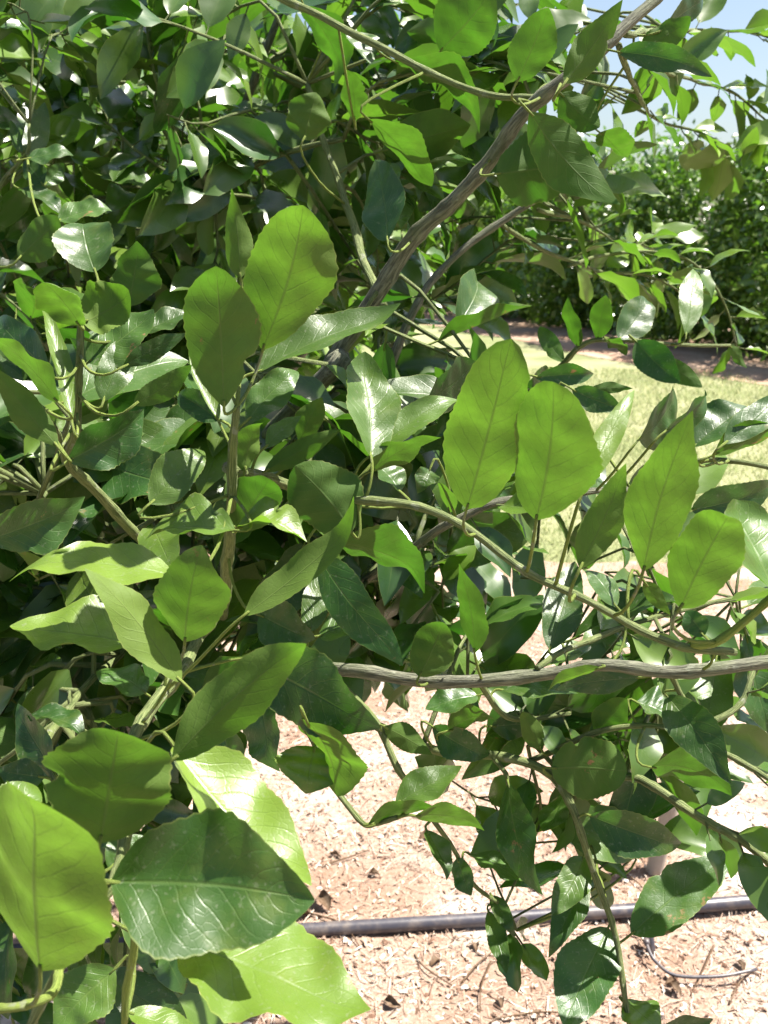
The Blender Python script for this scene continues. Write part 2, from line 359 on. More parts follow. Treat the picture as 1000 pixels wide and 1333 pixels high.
# ------------------------------------------------------------------ leaves one can point to
# base x,y  tip x,y  width px  depth  side+light (U upper face to us, L underside; + turned to the sun, - edge-on to it, = as it lies)  age  shape  bend  curl; leaf tone mixes maturity with painted-in shade and sunlight
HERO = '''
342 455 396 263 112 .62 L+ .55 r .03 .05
292 530 281 344 98 .60 L= .30 r .04 .08
313 362 302 248 36 .67 L= .4 p .0 .1
336 484 523 412 46 .66 U+ .25 l .05 .10
483 595 467 470 66 .66 U+ .3 o .03 .05
486 592 600 512 40 .68 U+ .35 l .04 .1
556 522 617 474 46 .72 U- .0 o .03 .05
482 614 573 566 34 .68 L+ .35 l .06 .0
608 662 663 446 106 .60 L+ .6 o .02 .04
698 677 722 495 112 .57 L+ .5 o .02 .05
755 740 815 604 50 .55 L* .45 l .02 .02
764 632 831 498 36 .59 U+ .8 p .0 .1
837 744 900 541 80 .55 L+ .62 l .02 .04
886 792 958 655 84 .55 L+ .5 o .0 .05
1018 796 948 660 92 .56 U+ .25 o .05 .05
716 846 748 732 54 .75 U+ .12 m .03 .02
802 790 764 738 36 .74 U+ .15 m .04 .0
838 757 874 802 22 .62 L= .4 p .05 .0
917 828 892 796 32 .68 U- .0 o .0 .0
698 492 778 488 30 .8 U- .0 l .03 .1
745 508 814 535 32 .78 U- .0 l .04 .1
768 507 820 505 16 .85 L- .1 l .0 .0
832 572 882 512 52 .75 U- .0 o .04 .05
866 562 926 510 32 .74 U- .05 l .03 .1
902 582 984 524 56 .78 U+ .05 l .04 .05
930 592 1016 552 40 .74 L+ .3 l .0 .0
943 578 1016 512 42 .72 U+ .1 l .03 .0
900 664 1016 628 50 .72 U- .05 l .04 .0
674 106 716 6 56 .75 L+ .15 m .0 .04
735 108 808 2 44 .72 L- .25 l .02 .04
806 68 928 98 34 .78 U- .0 l .08 .05
836 64 898 27 36 .88 L- .25 o .0 .0
866 36 926 -4 32 .88 U- .0 l .0 .0
646 226 750 212 92 .82 L- .05 o .04 .04
690 146 801 268 70 .77 L- .04 l .14 .02
782 172 816 208 40 .95 L+ .3 m .0 .0
730 122 780 168 46 .85 L- .1 m .05 .0
481 155 556 250 50 .85 L+ .30 m .06 .02
505 312 487 207 58 .85 U- .0 m .0 .0
396 182 412 120 58 1.0 L- .2 o .0 .05
396 8 449 100 46 1.0 L+ .1 m .05 .0
446 38 482 82 44 1.1 U+ .1 m .0 .0
462 156 454 84 32 1.0 L+ .3 m .0 .0
573 66 642 -14 82 .95 L+ .12 m .0 .03
514 80 634 146 46 .92 L+ .15 l .08 .0
308 192 360 154 42 1.2 U+ .1 o .0 .0
35 202 57 136 34 1.08 U= .12 m .0 .0
28 200 12 152 14 1.08 U= .12 p .0 .0
28 246 80 274 27 1.05 U+ .1 m .05 .0
36 206 92 192 24 1.05 U+ .05 m .0 .0
56 240 30 208 30 1.06 U= .1 m .0 .0
58 240 82 214 24 1.08 U= .15 m .0 .0
200 241 131 235 30 1.2 U+ .2 m .1 .0
296 190 221 236 44 1.2 U+ .02 m .0 .0
24 336 80 284 46 .95 L- .25 o .0 .0
74 287 142 264 32 .95 U+ .15 m .0 .0
108 420 172 384 66 .68 L* .55 o .10 -.25
104 424 56 366 52 .67 L+ .5 o .06 -.22
124 354 106 281 78 .72 U= .2 o .0 .1
168 398 182 316 62 .74 L- .1 m .0 .05
94 550 56 384 24 .66 U+ .6 l .0 .25
114 472 202 408 58 .70 U+ .2 m .03 .0
134 522 166 438 46 .69 U= .15 m .05 .0
160 477 245 434 28 .66 U- .0 l .0 .0
174 527 252 474 32 .65 L- .2 l .0 .0
184 432 248 404 28 .72 U+ .15 m .0 .0
76 524 -18 428 38 .62 L+ .35 l .06 .0
76 582 -12 474 42 .62 L= .25 l .06 .0
62 482 -12 408 52 .66 U- .0 l .0 .0
88 600 192 536 64 .64 U- .0 l .03 .05
286 547 224 508 36 .66 U- .0 m .0 .0
284 547 243 464 16 .64 U+ .7 p .0 .2
196 656 268 578 56 .64 U+ .45 m .04 .05
-18 704 113 652 72 .68 U- .02 l .03 .06
228 750 10 738 64 .60 U+ .85 l .06 .05
186 840 13 818 84 .62 U+ .75 m .03 .06
236 888 113 738 56 .55 L* .7 l .0 .0
240 836 258 720 92 .57 L+ .5 m .0 .03
318 801 480 664 42 .60 L* .4 l .04 -.12
224 990 410 828 78 .48 L= .4 l .03 .02
458 692 384 606 92 .66 L- .05 o .02 .05
308 690 352 622 66 .66 L+ .2 o .10 .0
308 686 398 712 48 .64 U+ .75 l .22 .1
306 690 188 694 62 .63 U+ .4 l .05 .1
442 706 557 749 66 .70 L+ .12 m .04 .0
414 721 532 867 56 .66 U- .0 l .10 .0
403 823 416 744 36 .72 U= .3 m .0 .0
415 829 496 807 38 .74 U+ .25 m .04 .0
546 881 578 808 58 .74 L- .2 o .0 .0
338 800 404 832 62 .70 U- .0 m .0 .0
340 868 490 950 96 .65 U- .0 l .05 .02
334 888 352 1002 56 .72 U- .0 m .0 .0
400 940 440 1036 72 .62 L+ .5 o .10 .0
410 972 400 1030 90 .655 U+ .5 m .0 .08
290 950 312 1052 52 .75 U- .0 m .0 .0
480 1073 568 1050 28 .66 L+ .3 l .1 .0
515 1046 602 1000 44 .68 U+ .3 m .03 .0
540 1062 630 1074 34 .66 L+ .35 l .06 .0
536 1045 560 1010 30 .68 U+ .25 m .0 .0
556 1081 586 1139 26 .78 U+ .12 m .0 .0
595 1117 613 1166 28 .8 U- .0 m .0 .0
584 952 645 932 34 .79 L+ .2 m .12 .0
563 946 637 986 42 .80 U- .0 m .06 .0
500 946 562 982 34 .78 L= .15 l .08 .0
622 906 554 926 36 .78 U+ .1 m .1 .0
782 869 711 893 18 .71 L+ .45 l .0 .0
832 882 720 895 32 .74 U- .0 l .06 .0
652 898 752 906 32 .76 U+ .12 l .08 .0
640 946 710 940 36 .82 U- .0 m .0 .0
706 977 677 921 28 .78 L= .4 p .0 .0
775 955 817 908 42 .78 L+ .2 m .0 .0
828 914 876 936 40 .77 U+ .1 m .05 .0
868 905 953 1022 58 .72 U= .02 l .08 .0
848 998 952 1028 56 .74 L+ .15 l .12 .0
718 1000 818 1006 80 .76 L- .02 o .03 .04
662 1020 696 1163 48 .78 U- .0 l .03 .0
768 1062 890 1106 56 .76 U- .02 l .12 .05
822 1216 949 1115 70 .80 U+ .1 m .02 .0
792 1208 732 1342 74 .80 U+ .02 m .03 .0
760 1116 719 1192 42 .82 U+ .25 m .04 .0
766 1152 717 1242 36 .82 U= .05 m .03 .0
636 1186 660 1268 26 .84 U= .15 m .0 .0
640 1166 669 1216 22 .84 U= .12 m .0 .0
610 1112 682 1152 28 .82 U+ .15 l .06 .0
736 1030 712 1086 38 .8 U- .05 m .0 .0
812 1302 862 1344 42 .78 U+ .35 m .03 .0
856 1342 930 1328 26 .78 U- .0 m .0 .0
818 1110 800 1074 24 .95 U+ .6 m .0 .0
822 1115 840 1088 20 .95 L+ .6 m .0 .0
52 1264 50 1016 150 .42 L+ .95 o .0 .03
130 1098 156 940 168 .45 L= .45 o .03 .06
145 1148 410 1172 178 .44 U= .12 m .03 .03
232 1226 478 1332 130 .50 U+ .65 l .03 .02
226 972 402 1158 84 .50 U+ .95 l -.05 .12
150 1262 70 1340 74 .58 U+ .2 m .03 .03
166 1318 262 1348 34 .55 U+ .6 l .0 .0
34 934 112 956 34 .72 U+ .05 m .1 .0
76 1012 18 916 42 .68 U- .02 l .0 .0
58 1012 -4 1002 40 .66 U= .05 m .0 .0
190 902 127 868 44 .68 U+ .1 m .04 .0
142 1132 188 1088 54 .56 U+ .15 m .0 .0
-12 1084 52 1018 66 .5 U+ .35 m .05 .0
735 472 700 420 24 1.12 U= .2 m .0 .0
752 452 735 390 20 1.1 L+ .2 m .0 .0
778 442 790 382 30 1.1 L+ .25 m .0 .0
806 442 850 380 46 1.08 U+ .12 m .0 .05
790 442 816 460 20 1.08 L+ .2 m .0 .0
828 444 888 500 44 1.05 U= .02 m .08 .0
860 470 914 504 28 1.1 L- .05 m .0 .0
893 436 905 345 32 1.08 U+ .3 l .06 .0
950 449 968 478 14 1.12 L- .1 m .0 .0
714 480 690 505 22 1.14 U- .0 m .0 .0
322 548 390 478 46 .68 U+ .15 m .03 .05
318 614 336 545 38 .65 L- .35 m .05 .1
346 582 392 543 26 .67 U+ .4 l .1 .0
390 576 420 516 36 .70 L- .3 m .0 .1
344 614 442 560 30 .68 L= .3 l .05 .0
618 850 596 735 34 .72 L+ .25 p .06 .0
520 640 488 605 34 .74 U+ .15 m .1 .1
560 612 545 640 30 .75 U= .1 m .15 .1
'''
STEMS, LEAVES = [], []          # LEAVES: one entry per leaf, heroes and grown ones alike
def nearest_wood(p, maxr=9.0):
    d = np.linalg.norm(BRP - np.array(p[:]), axis=1); i = int(d.argmin())
    return BR[i], float(d[i])
def solve_normal(axis, mid, side, mode):
    view = (CAM - mid).normalized()
    y = axis.normalized()
    n0 = (view - y * view.dot(y)).normalized()
    if side == 'L': n0 = -n0
    best, bn = None, n0
    for a in (range(-60, 61, 6) if mode != '*' else range(-30, 31, 6)):
        n = Matrix.Rotation(R(a), 3, y) @ n0
        s = n.dot(SUN)
        c = {'+': s - 0.0035 * abs(a), '-': -abs(s) - 0.002 * abs(a), '=': -abs(a) + s, '*': -s - 0.0035 * abs(a)}[mode]
        if best is None or c > best: best, bn, ba = c, n, a
    return bn, ba
hid = 0
for ln in HERO.strip().splitlines():
    f = ln.split()
    bx, by, tx, ty, w, d = map(float, f[:6]); side, mode = f[6][0], f[6][1]
    age, shape, bend, curl = float(f[7]), f[8], float(f[9]), float(f[10])
    rise = (by - ty) / FPX * d
    dd = rise * (0.65 if side == 'U' else -0.62 if mode == '+' else -0.22) + rnd.uniform(-.008, .008)
    b, t = at(bx, by, d), at(tx, ty, d + dd)
    n, a = solve_normal(t - b, (b + t) / 2, side, mode)
    W = w / FPX * d / max(math.cos(R(a)), 0.62)
    hid += 1
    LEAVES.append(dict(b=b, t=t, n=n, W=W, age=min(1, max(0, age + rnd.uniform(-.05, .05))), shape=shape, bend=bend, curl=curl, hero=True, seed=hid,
                       fold=rnd.uniform(.0, .32), wave=rnd.uniform(.03, .09), twist=rnd.uniform(-.32, .32), skew=rnd.uniform(-.07, .07), tipc=rnd.uniform(-.35, .7), size=9e9))
# ------------------------------------------------------------------ leaves grown on the shoots further in
def grow(path, n, L0, age_light0, t0=0.15, droop=0.25, spread=0.9, seed=0, tag_=0, tw=-1):
    r = random.Random(seed)
    m = len(path) - 1
    x = (path[1] - path[0]).orthogonal().normalized()
    for i in range(n):
        s = t0 + (1 - t0) * (i + r.uniform(.2, .8)) / n
        j = min(int(s * m), m - 1); p = path[j].lerp(path[j + 1], s * m - j)
        tan = (path[j + 1] - path[j]).normalized()
        side = (Matrix.Rotation(i * 2.4 + r.uniform(-.4, .4), 3, tan) @ x)
        ax = (tan * r.uniform(.3, .9) + side * spread + Vector((0, 0, -droop * r.uniform(0, 2)))).normalized()
        og = (p - TREE); og.z = 0; og = og.normalized()
        ax = (ax + og * r.uniform(-.1, .5)).normalized()
        up = Vector((0, 0, 1)) * r.uniform(.3, 1.1) + SUN * r.uniform(0, .6) + og * r.uniform(0, .9) + Vector((r.gauss(0, .45), r.gauss(0, .45), r.gauss(0, .3)))
        L = L0 * r.uniform(.55, 1.2)
        b = p + ax * 0.012
        LEAVES.append(dict(b=b, t=b + ax * L, n=up, W=L * r.uniform(.42, .56), age=min(1, max(0, age_light0 + r.gauss(0, .16))), shape=r.choice('mmmlo'),
                           bend=r.uniform(-.02, .12), curl=r.uniform(-.08, .14), hero=False, seed=seed * 31 + i, fold=r.uniform(.05, .45), wave=r.uniform(.03, .10),
                           twist=r.uniform(-.7, .7), skew=r.uniform(-.1, .1), stem=p, zone=tag_, tw=tw))
TW = []                                          # twigs grown for them
def zone(n, x0, x1, y0, y1, d0, d1, age, leaves, L, droop=.25, lim=None, seed=0, reach=.6):
    r = random.Random(seed)
    k = 0; tries = 0
    while k < n and tries < n * 20:
        tries += 1
        d = (d0 ** 3 + (d1 ** 3 - d0 ** 3) * r.random()) ** (1 / 3)
        px, py = r.uniform(x0, x1), r.uniform(y0, y1)
        if lim and not lim(px, py, d): continue
        p = at(px, py, d)
        if p.z < 0.25 or p.z > 1.76: continue
        (wp, wr, wt, _), dist = nearest_wood(p)
        if dist < 0.05 or dist > reach: continue
        out = (p - wp).normalized()
        mid = wp.lerp(p, .5) + Vector((r.gauss(0, .03), r.gauss(0, .03), r.uniform(0, .05)))
        path = spline([wp, mid, p, p + (out + Vector((r.gauss(0, .3), r.gauss(0, .3), -droop * .8))).normalized() * .05], 9)
        TW.append((path, min(wr * .8, .0022 + dist * .003)))
        grow(path, leaves + r.randint(-1, 2), L, age, .30, droop, 0.9, seed * 1000 + k, seed, len(TW) - 1)
        k += 1
def notsky(px, py, d): return not (px > 800 and py < 430)
zone(85, -120, 600, -60, 440, 1.05, 1.8, .24, 9, .095, seed=1)  # leaf tone raised to paint light into the upper left canopy
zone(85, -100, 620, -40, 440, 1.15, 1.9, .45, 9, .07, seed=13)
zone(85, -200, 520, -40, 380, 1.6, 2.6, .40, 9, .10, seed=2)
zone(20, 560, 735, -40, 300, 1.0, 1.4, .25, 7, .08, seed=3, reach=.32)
zone(85, -150, 300, 420, 980, .92, 1.7, .20, 8, .09, seed=4)  # brighter leaf colour paints extra light into the left side
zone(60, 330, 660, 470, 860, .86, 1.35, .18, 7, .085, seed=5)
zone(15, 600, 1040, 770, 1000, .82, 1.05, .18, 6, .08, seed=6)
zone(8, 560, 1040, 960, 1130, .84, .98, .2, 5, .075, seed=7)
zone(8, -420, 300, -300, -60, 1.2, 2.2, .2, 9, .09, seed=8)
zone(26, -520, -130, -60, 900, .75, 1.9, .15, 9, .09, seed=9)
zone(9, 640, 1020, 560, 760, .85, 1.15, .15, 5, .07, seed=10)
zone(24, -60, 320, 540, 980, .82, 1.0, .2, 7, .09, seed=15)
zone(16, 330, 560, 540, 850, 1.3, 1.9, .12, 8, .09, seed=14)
zone(24, -20, 240, 980, 1340, .66, .95, .15, 5, .075, seed=12)
# bright young tips against the sky and over the lane
for i, (s, n, L, ag) in enumerate((
    ('856,157,1.45 902,171,1.5 940,189,1.5 965,215,1.5', 15, .065, .75), ('912,108,1.5 954,122,1.55 986,147,1.55 1030,180,1.55', 17, .07, .75),
    ('860,40,1.2 900,38,1.4 975,42,1.5 1040,60,1.5', 18, .075, .6), ('820,70,1.0 860,90,1.2 912,108,1.5', 10, .075, .5), ('830,120,1.1 856,157,1.4', 6, .055, .5),
    ('720,330,1.2 790,355,1.3 850,360,1.35 905,395,1.4', 20, .065, .6), ('760,290,1.25 820,320,1.35 860,300,1.4', 18, .062, .65),
    ('800,330,1.3 890,335,1.35 940,390,1.4 960,455,1.42', 15, .06, .6), ('720,250,1.1 800,225,1.2', 11, .075, .45),
    ('760,835,.78 860,800,.85 960,780,.9', 8, .055, .3), ('888,1047,.78 930,1072,.77 965,1093,.76 1030,1150,.75', 8, .06, .3),
    ('955,988,.74 1030,1035,.72', 4, .06, .2), ('960,920,.78 985,870,.8 1030,820,.85', 6, .06, .3), ('660,930,.78 740,930,.80', 5, .05, .2),
    ('528,721,.85 605,672,.79 661,651,.78', 7, .05, .2), ('660,1190,.84 670,1215,.84', 3, .04, .3))):
    grow(spline(pix(s), 8), n, L, ag, .05, .35, .8, 9000 + i * 50, 50)

# clear the view of grown leaves that come nearer than the things that are named, and thin those over open ground and sky
def keep(l):
    c = (l['b'] + l['t']) / 2
    q = proj(c)
    if q is None or q[2] < .2: return False
    if (c - CAM).length < .55: return False
    x, y, d = q
    l['size'] = (l['t'] - l['b']).length / d
    inside = -20 < x < 1020 and -20 < y < 1350
    if not inside: l['size'] *= .02
    if l['zone'] < 50:
        if d < .80 and inside: return False
        if x > 330 and x < 640 and y > 1040: return False           # open mulch
        if x > 800 and y < 470: return False                          # the sky and the lane's trees
        if 640 < x < 1000 and 410 < y < 560: return rnd.random() < .5
        if 560 < x < 1000 and 560 < y < 870: return rnd.random() < .6
    return True
LEAVES = [l for l in LEAVES if l['hero'] or keep(l)]
from collections import Counter
live = Counter(l.get('tw', -1) for l in LEAVES)
LEAVES = [l for l in LEAVES if l.get('tw', -1) < 0 or live[l['tw']] >= 4]
TW = [w for i, w in enumerate(TW) if live[i] >= 4]
grown = sorted([l for l in LEAVES if not l['hero']], key=lambda l: -l['size'])
heroes = [l for l in LEAVES if l['hero']]
NPART = 300 - len(heroes)
def place_leaf(l, nt, nu):
    ax = l['t'] - l['b']; L = ax.length
    V, F, uv = leaf_arrays(L, l['W'], l['seed'], nt, nu, l['bend'], l['fold'], l['wave'], l['curl'], l['twist'], l.get('tipc', .1), l['shape'], l.get('skew', 0.0), .019 if nt > 20 else .010)
    A = frame(ax, l['n'])
    return V @ A, F, uv
def petiole_path(l):
    b = l['b']; ax = (l['t'] - b).normalized()
    if 'stem' in l: return None
    (wp, wr, wt, _), dist = nearest_wood(b)
    return wp, dist, ax, wr
for l in heroes + grown[:NPART]:
    V, F, uv = place_leaf(l, 30 if l['hero'] else 14, 5 if l['hero'] else 3)
    r_ = random.Random(l['seed']).random()
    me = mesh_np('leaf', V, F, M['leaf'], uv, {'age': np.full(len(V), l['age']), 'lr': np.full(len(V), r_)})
    o = link('leaf', me, tree, l['b'] - TREE)
    ax = (l['t'] - l['b']).normalized()
    if l['hero']:
        wp, dist, ax, wr = petiole_path(l)
        k = min(.02, dist * .5)
        pts = [wp, wp.lerp(l['b'] - ax * k, .55) + Vector((0, 0, -.03 * dist)), l['b'] - ax * k * .6, l['b'] + ax * .004]
    else:
        pts = [l['stem'], l['stem'].lerp(l['b'], .6), l['b'] + ax * .008]
        dist = .02
    path = [p - l['b'] for p in spline(pts, 9 if l['hero'] else 5)]
    r0 = .0011 + min(dist, .2) * .0025
    V, F, U = tube(path, [r0 + (.0009 - r0) * i / (len(path) - 1) for i in range(len(path))], 6)
    link('petiole', mesh_np('petiole', V, fix_faces(F), M['shoot'], U), o)
VV, FF, UU, AA, RR = [], [], [], [], []; off = 0
for l in grown[NPART:]:
    big = l['size'] > .03
    V, F, uv = place_leaf(l, 8 if big else 6, 2)
    V = V + np.array((l['b'] - TREE)[:])
    VV.append(V); FF.append(F + off); UU.append(uv); off += len(V)
    AA.append(np.full(len(V), l['age'])); RR.append(np.full(len(V), random.Random(l['seed']).random()))
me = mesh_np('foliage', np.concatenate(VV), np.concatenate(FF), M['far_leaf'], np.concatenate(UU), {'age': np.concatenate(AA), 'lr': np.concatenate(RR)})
tag(link('foliage', me, tree), kind='stuff')
VV, FF, UU = [], [], []; off = 0
for path, r0 in TW:
    V, F, U = tube([p - TREE for p in path], [r0 + (.0010 - r0) * i / (len(path) - 1) for i in range(len(path))], 5)
    VV.append(V); FF.append(fix_faces(F) + off); UU.append(U); off += len(V)
for l in grown[NPART:]:
    ax = (l['t'] - l['b']).normalized()
    V, F, U = tube([l['stem'] - TREE, l['b'] + ax * .006 - TREE], [.0011, .0008], 3, cap=False)
    VV.append(V); FF.append(fix_faces(F) + off); UU.append(U); off += len(V)
tag(link('twig_mass', mesh_np('twig_mass', np.concatenate(VV), np.concatenate(FF), M['twig'], np.concatenate(UU)), tree), kind='stuff')
print('leaves', len(heroes), len(grown), 'twigs', len(TW))

# ------------------------------------------------------------------ ground
def ground_mats():
    k = NT('orchard_grass'); pos = k.n('TexCoord').outputs['Object']
    a = k.noise(pos, 1.1, 4.0); b = k.noise(pos, 40.0, 3.0, .7)
    c = k.mix(k.ramp(a, .35, .65), (0.17, 0.19, 0.085), (0.29, 0.285, 0.165))
    c = k.mix(k.math('MULTIPLY', k.ramp(b, .4, .7), .4), c, (0.09, 0.12, 0.035))
    M['grass'] = k.done(k.bsdf(c, .9, k.bump(b, .8, .02), .2))
    k = NT('mulch'); pos = k.n('TexCoord').outputs['Object']
    a = k.noise(pos, 3.0, 5.0); b = k.noise(k.mapping(pos, (150, 330, 90)), 1.0, 4.0, .7); b2 = k.noise(k.mapping(pos, (340, 140, 90)), 1.0, 4.0, .7)
    c = k.mix(k.ramp(a, .35, .62), (0.30, 0.215, 0.165), (0.46, 0.38, 0.32))
    st = k.math('MAXIMUM', b, b2)
    c = k.mix(k.ramp(st, .50, .68), k.mix(.65, c, (0.22, 0.13, 0.09)), c)
    c = k.mix(k.math('MULTIPLY', k.ramp(k.noise(pos, 90.0, 3.0, .7), .50, .64), .8), c, (0.22, 0.13, 0.085))
    c = k.mix(k.math('MULTIPLY', k.ramp(k.noise(pos, 1.6, 4.0), .52, .66), .6), c, (0.76, 0.71, 0.65))
    M['mulch'] = k.done(k.bsdf(c, .95, k.bump(st, .6, .008), .1))
    k = NT('bare_soil'); pos = k.n('TexCoord').outputs['Object']
    a = k.noise(pos, 2.0, 5.0); b = k.noise(pos, 30.0, 4.0, .7)
    c = k.mix(k.ramp(a, .35, .65), (0.34, 0.215, 0.15), (0.45, 0.33, 0.25))
    c = k.mix(k.math('MULTIPLY', k.ramp(b, .45, .7), .5), c, (0.20, 0.13, 0.08))
    M['soil'] = k.done(k.bsdf(c, .95, k.bump(b, .8, .02), .1))
    k = NT('straw'); lr = k.attr('lr')
    c = k.mix(k.ramp(lr, 0, .55), (0.13, 0.07, 0.045), (0.42, 0.30, 0.23)); c = k.mix(k.ramp(lr, .55, 1), c, (0.68, 0.61, 0.53))
    M['straw'] = k.done(k.bsdf(c, .8, None, .2))
    k = NT('grass_blade'); lr = k.attr('lr')
    c = k.mix(lr, (0.09, 0.13, 0.045), (0.27, 0.26, 0.145))
    d = k.bsdf(c, .7, None, .2); tl = k.n('BsdfTranslucent'); k.put(tl.inputs[0], c)
    ad = k.n('AddShader'); k.t.links.new(d, ad.inputs[0]); k.t.links.new(tl.outputs[0], ad.inputs[1])
    M['blade'] = k.done(ad.outputs[0])
ground_mats()
def sheet(name, x0, x1, nx, yfun0, yfun1, ny, z, amp, mat, label=None):
    V, F = [], []
    for i in range(nx + 1):
        x = x0 + (x1 - x0) * i / nx
        a, b = yfun0(x), yfun1(x)
        for j in range(ny + 1):
            y = a + (b - a) * j / ny
            edge = min(1.0, 4 * min(j, ny - j) / ny)
            V.append((x, y, z + amp * edge * mnoise.noise(Vector((x * 2.3, y * 2.3, 0))) + amp * .5 * edge * mnoise.noise(Vector((x * 9, y * 9, 3)))))
    for i in range(nx):
        for j in range(ny):
            a = i * (ny + 1) + j; F.append((a, a + ny + 1, a + ny + 2, a + 1))
    o = link(name, mesh_np(name, V, F, M[mat])); o['kind'] = 'structure'
    return o
sheet('ground', -700, 700, 2, lambda x: -700, lambda x: 700, 2, 0.0, 0.0, 'grass')
edge1 = lambda x: 4.3 - .16 * x + .12 * mnoise.noise(Vector((x * 1.9, 0, 0))) + .05 * mnoise.noise(Vector((x * 8, 3, 0)))
sheet('mulch_bed', -7, 7, 90, lambda x: -2.5, edge1, 60, .022, .016, 'mulch')
RP, RD = Vector((4.3, 13.6, 0)), Vector((0.41, -0.91, 0)).normalized()      # line of the row of trees across the lane
RN = Vector((-RD.y, RD.x, 0))
V, F = [], []
for i in range(121):
    p = RP + RD * (-40 + 60 * i / 120)
    for j in range(9):
        e = -2.35 + 4.7 * j / 8
        if j in (0, 8): e += .25 * mnoise.noise(p * .9 + Vector((j, 0, 0))) + .1 * mnoise.noise(p * 4 + Vector((j, 0, 0)))
        q = p + RN * e; V.append((q.x, q.y, .006 + (.03 * (1 + mnoise.noise(q * 1.5)) if 0 < j < 8 else 0)))
for i in range(120):
    for j in range(8):
        a = i * 9 + j; F.append((a, a + 9, a + 10, a + 1))
o = link('soil_strip', mesh_np('soil_strip', V, np.array(F)[:, ::-1] if RN.x * RD.y - RN.y * RD.x < 0 else F, M['soil'])); o['kind'] = 'structure'

# straw and leaf litter: nobody could count it
def litter(n, seed):
    r = np.random.default_rng(seed)
    x = r.uniform(-1.3, 1.6, n); y = 1.15 + (3.6 - 1.15) * r.random(n) ** 1.5
    ln = r.uniform(.006, .030, n) * r.choice([.5, 1, 1, 2.2], n); w = r.uniform(.0003, .0009, n)
    a = r.uniform(0, math.pi * 2, n); dx, dy = np.cos(a), np.sin(a); tilt = r.uniform(-.18, .3, n)
    z = np.array([.022 + .016 * mnoise.noise(Vector((x[i] * 2.3, y[i] * 2.3, 0))) + .008 * mnoise.noise(Vector((x[i] * 9, y[i] * 9, 3))) for i in range(n)]) + r.uniform(.001, .006, n)
    V = np.zeros((n, 6, 3)); bow = r.uniform(-.07, .07, n) * ln
    chip = r.random(n) < .3; ln = np.where(chip, r.uniform(.005, .016, n), ln); w = np.where(chip, r.uniform(.001, .0032, n), w)
    for k, (s, e) in enumerate(((-.5, -1), (-.5, 1), (0, -1), (0, 1), (.5, -1), (.5, 1))):
        mid = (s == 0)
        V[:, k, 0] = x + dx * ln * s - dy * w * e + (-dy * bow if mid else 0)
        V[:, k, 1] = y + dy * ln * s + dx * w * e + (dx * bow if mid else 0)
        V[:, k, 2] = z + tilt * ln * s + (.002 if mid else 0) + e * w * .5
    I = np.arange(n)[:, None] * 6
    F = np.concatenate([I + np.array([0, 2, 3, 1]), I + np.array([2, 4, 5, 3])])
    lr = np.repeat(np.clip(r.beta(1.1, 1.2, n), 0, 1), 6)
    tag(link('straw_litter', mesh_np('straw_litter', V.reshape(-1, 3), F, M['straw'], None, {'lr': lr}, False)),
        'pale dry straw and chips strewn over the mulch', 'straw', kind='stuff')
litter(60000, 5)
def blades(n, seed):
    r = np.random.default_rng(seed)
    x = r.uniform(-.6, 3.6, n); y = 3.6 + 7.0 * r.random(n) ** 1.6
    ok = y > 4.1 - .16 * x + r.normal(0, .18, n); x, y = x[ok], y[ok]; n = len(x)
    h = r.uniform(.02, .06, n); w = r.uniform(.002, .004, n) * (1 + y * .08); a = r.uniform(0, 6.28, n); le = r.normal(0, .6, (n, 2))
    V = np.zeros((n, 3, 3))
    V[:, 0] = np.stack([x - w * np.cos(a), y - w * np.sin(a), np.zeros(n)], 1); V[:, 1] = np.stack([x + w * np.cos(a), y + w * np.sin(a), np.zeros(n)], 1)
    V[:, 2] = np.stack([x + h * le[:, 0], y + h * le[:, 1], h], 1)
    tag(link('grass', mesh_np('grass', V.reshape(-1, 3), np.arange(n * 3).reshape(-1, 3), M['blade'], None, {'lr': np.repeat(r.beta(2, 2, n), 3)}, False)),
        'short dry green grass of the orchard lane', 'grass', kind='stuff')
blades(42000, 8)

# ------------------------------------------------------------------ irrigation pipe, drip line, post
def simple(name, col, rough, spec=.5, noise_amt=.25, scale=40):
    k = NT(name); pos = k.n('TexCoord').outputs['Object']; nz = k.noise(pos, scale, 4.0, .65)
    c = k.mix(k.math('MULTIPLY', k.ramp(nz, .4, .75), noise_amt), col, (0.30, 0.23, 0.17))
    return k.done(k.bsdf(c, k.math('ADD', rough, k.math('MULTIPLY', nz, .2)), k.bump(nz, .15, .002), spec))
M['poly'] = simple('polythene', (0.045, 0.042, 0.055), .30, .6, .30)
M['pvc'] = simple('weathered_post', (0.40, 0.35, 0.29), .6, .3, .5, 18)
M['dry'] = simple('dry_leaf', (0.085, 0.05, 0.028), .8, .2, .5, 60)
hp = [onground(x, y, .038) for x, y in ((-350, 1262), (60, 1236), (250, 1222), (400, 1211), (520, 1204), (650, 1196), (780, 1188), (900, 1180), (1000, 1172), (1300, 1150))]
hpath = spline(hp, 70)
V, F, U = tube([p - hp[3] for p in hpath], [.0145] * 70, 20)
o = link('irrigation_pipe', mesh_np('irrigation_pipe', V, fix_faces(F), M['poly'], U), None, hp[3])
tag(o, 'black plastic irrigation pipe lying straight across the pale mulch', 'pipe')
b0 = onground(838, 1217, .05)
dt = [onground(840, 1221, .052), onground(846, 1240, .045), onground(856, 1254, .038), onground(880, 1270, .032), onground(936, 1271, .034), onground(985, 1262, .035)]
root = bpy.data.objects.new('drip_line', None); COL.objects.link(root); root.location = dt[2]
tag(root, 'thin black dripper tube on a stake curling out from under the pipe', 'tube')
V, F, U = tube([p - dt[2] for p in spline(dt, 26)], [.0035] * 26, 10)
link('tubing', mesh_np('tubing', V, fix_faces(F), M['poly'], U), root)
g = onground(846, 1252, .0)
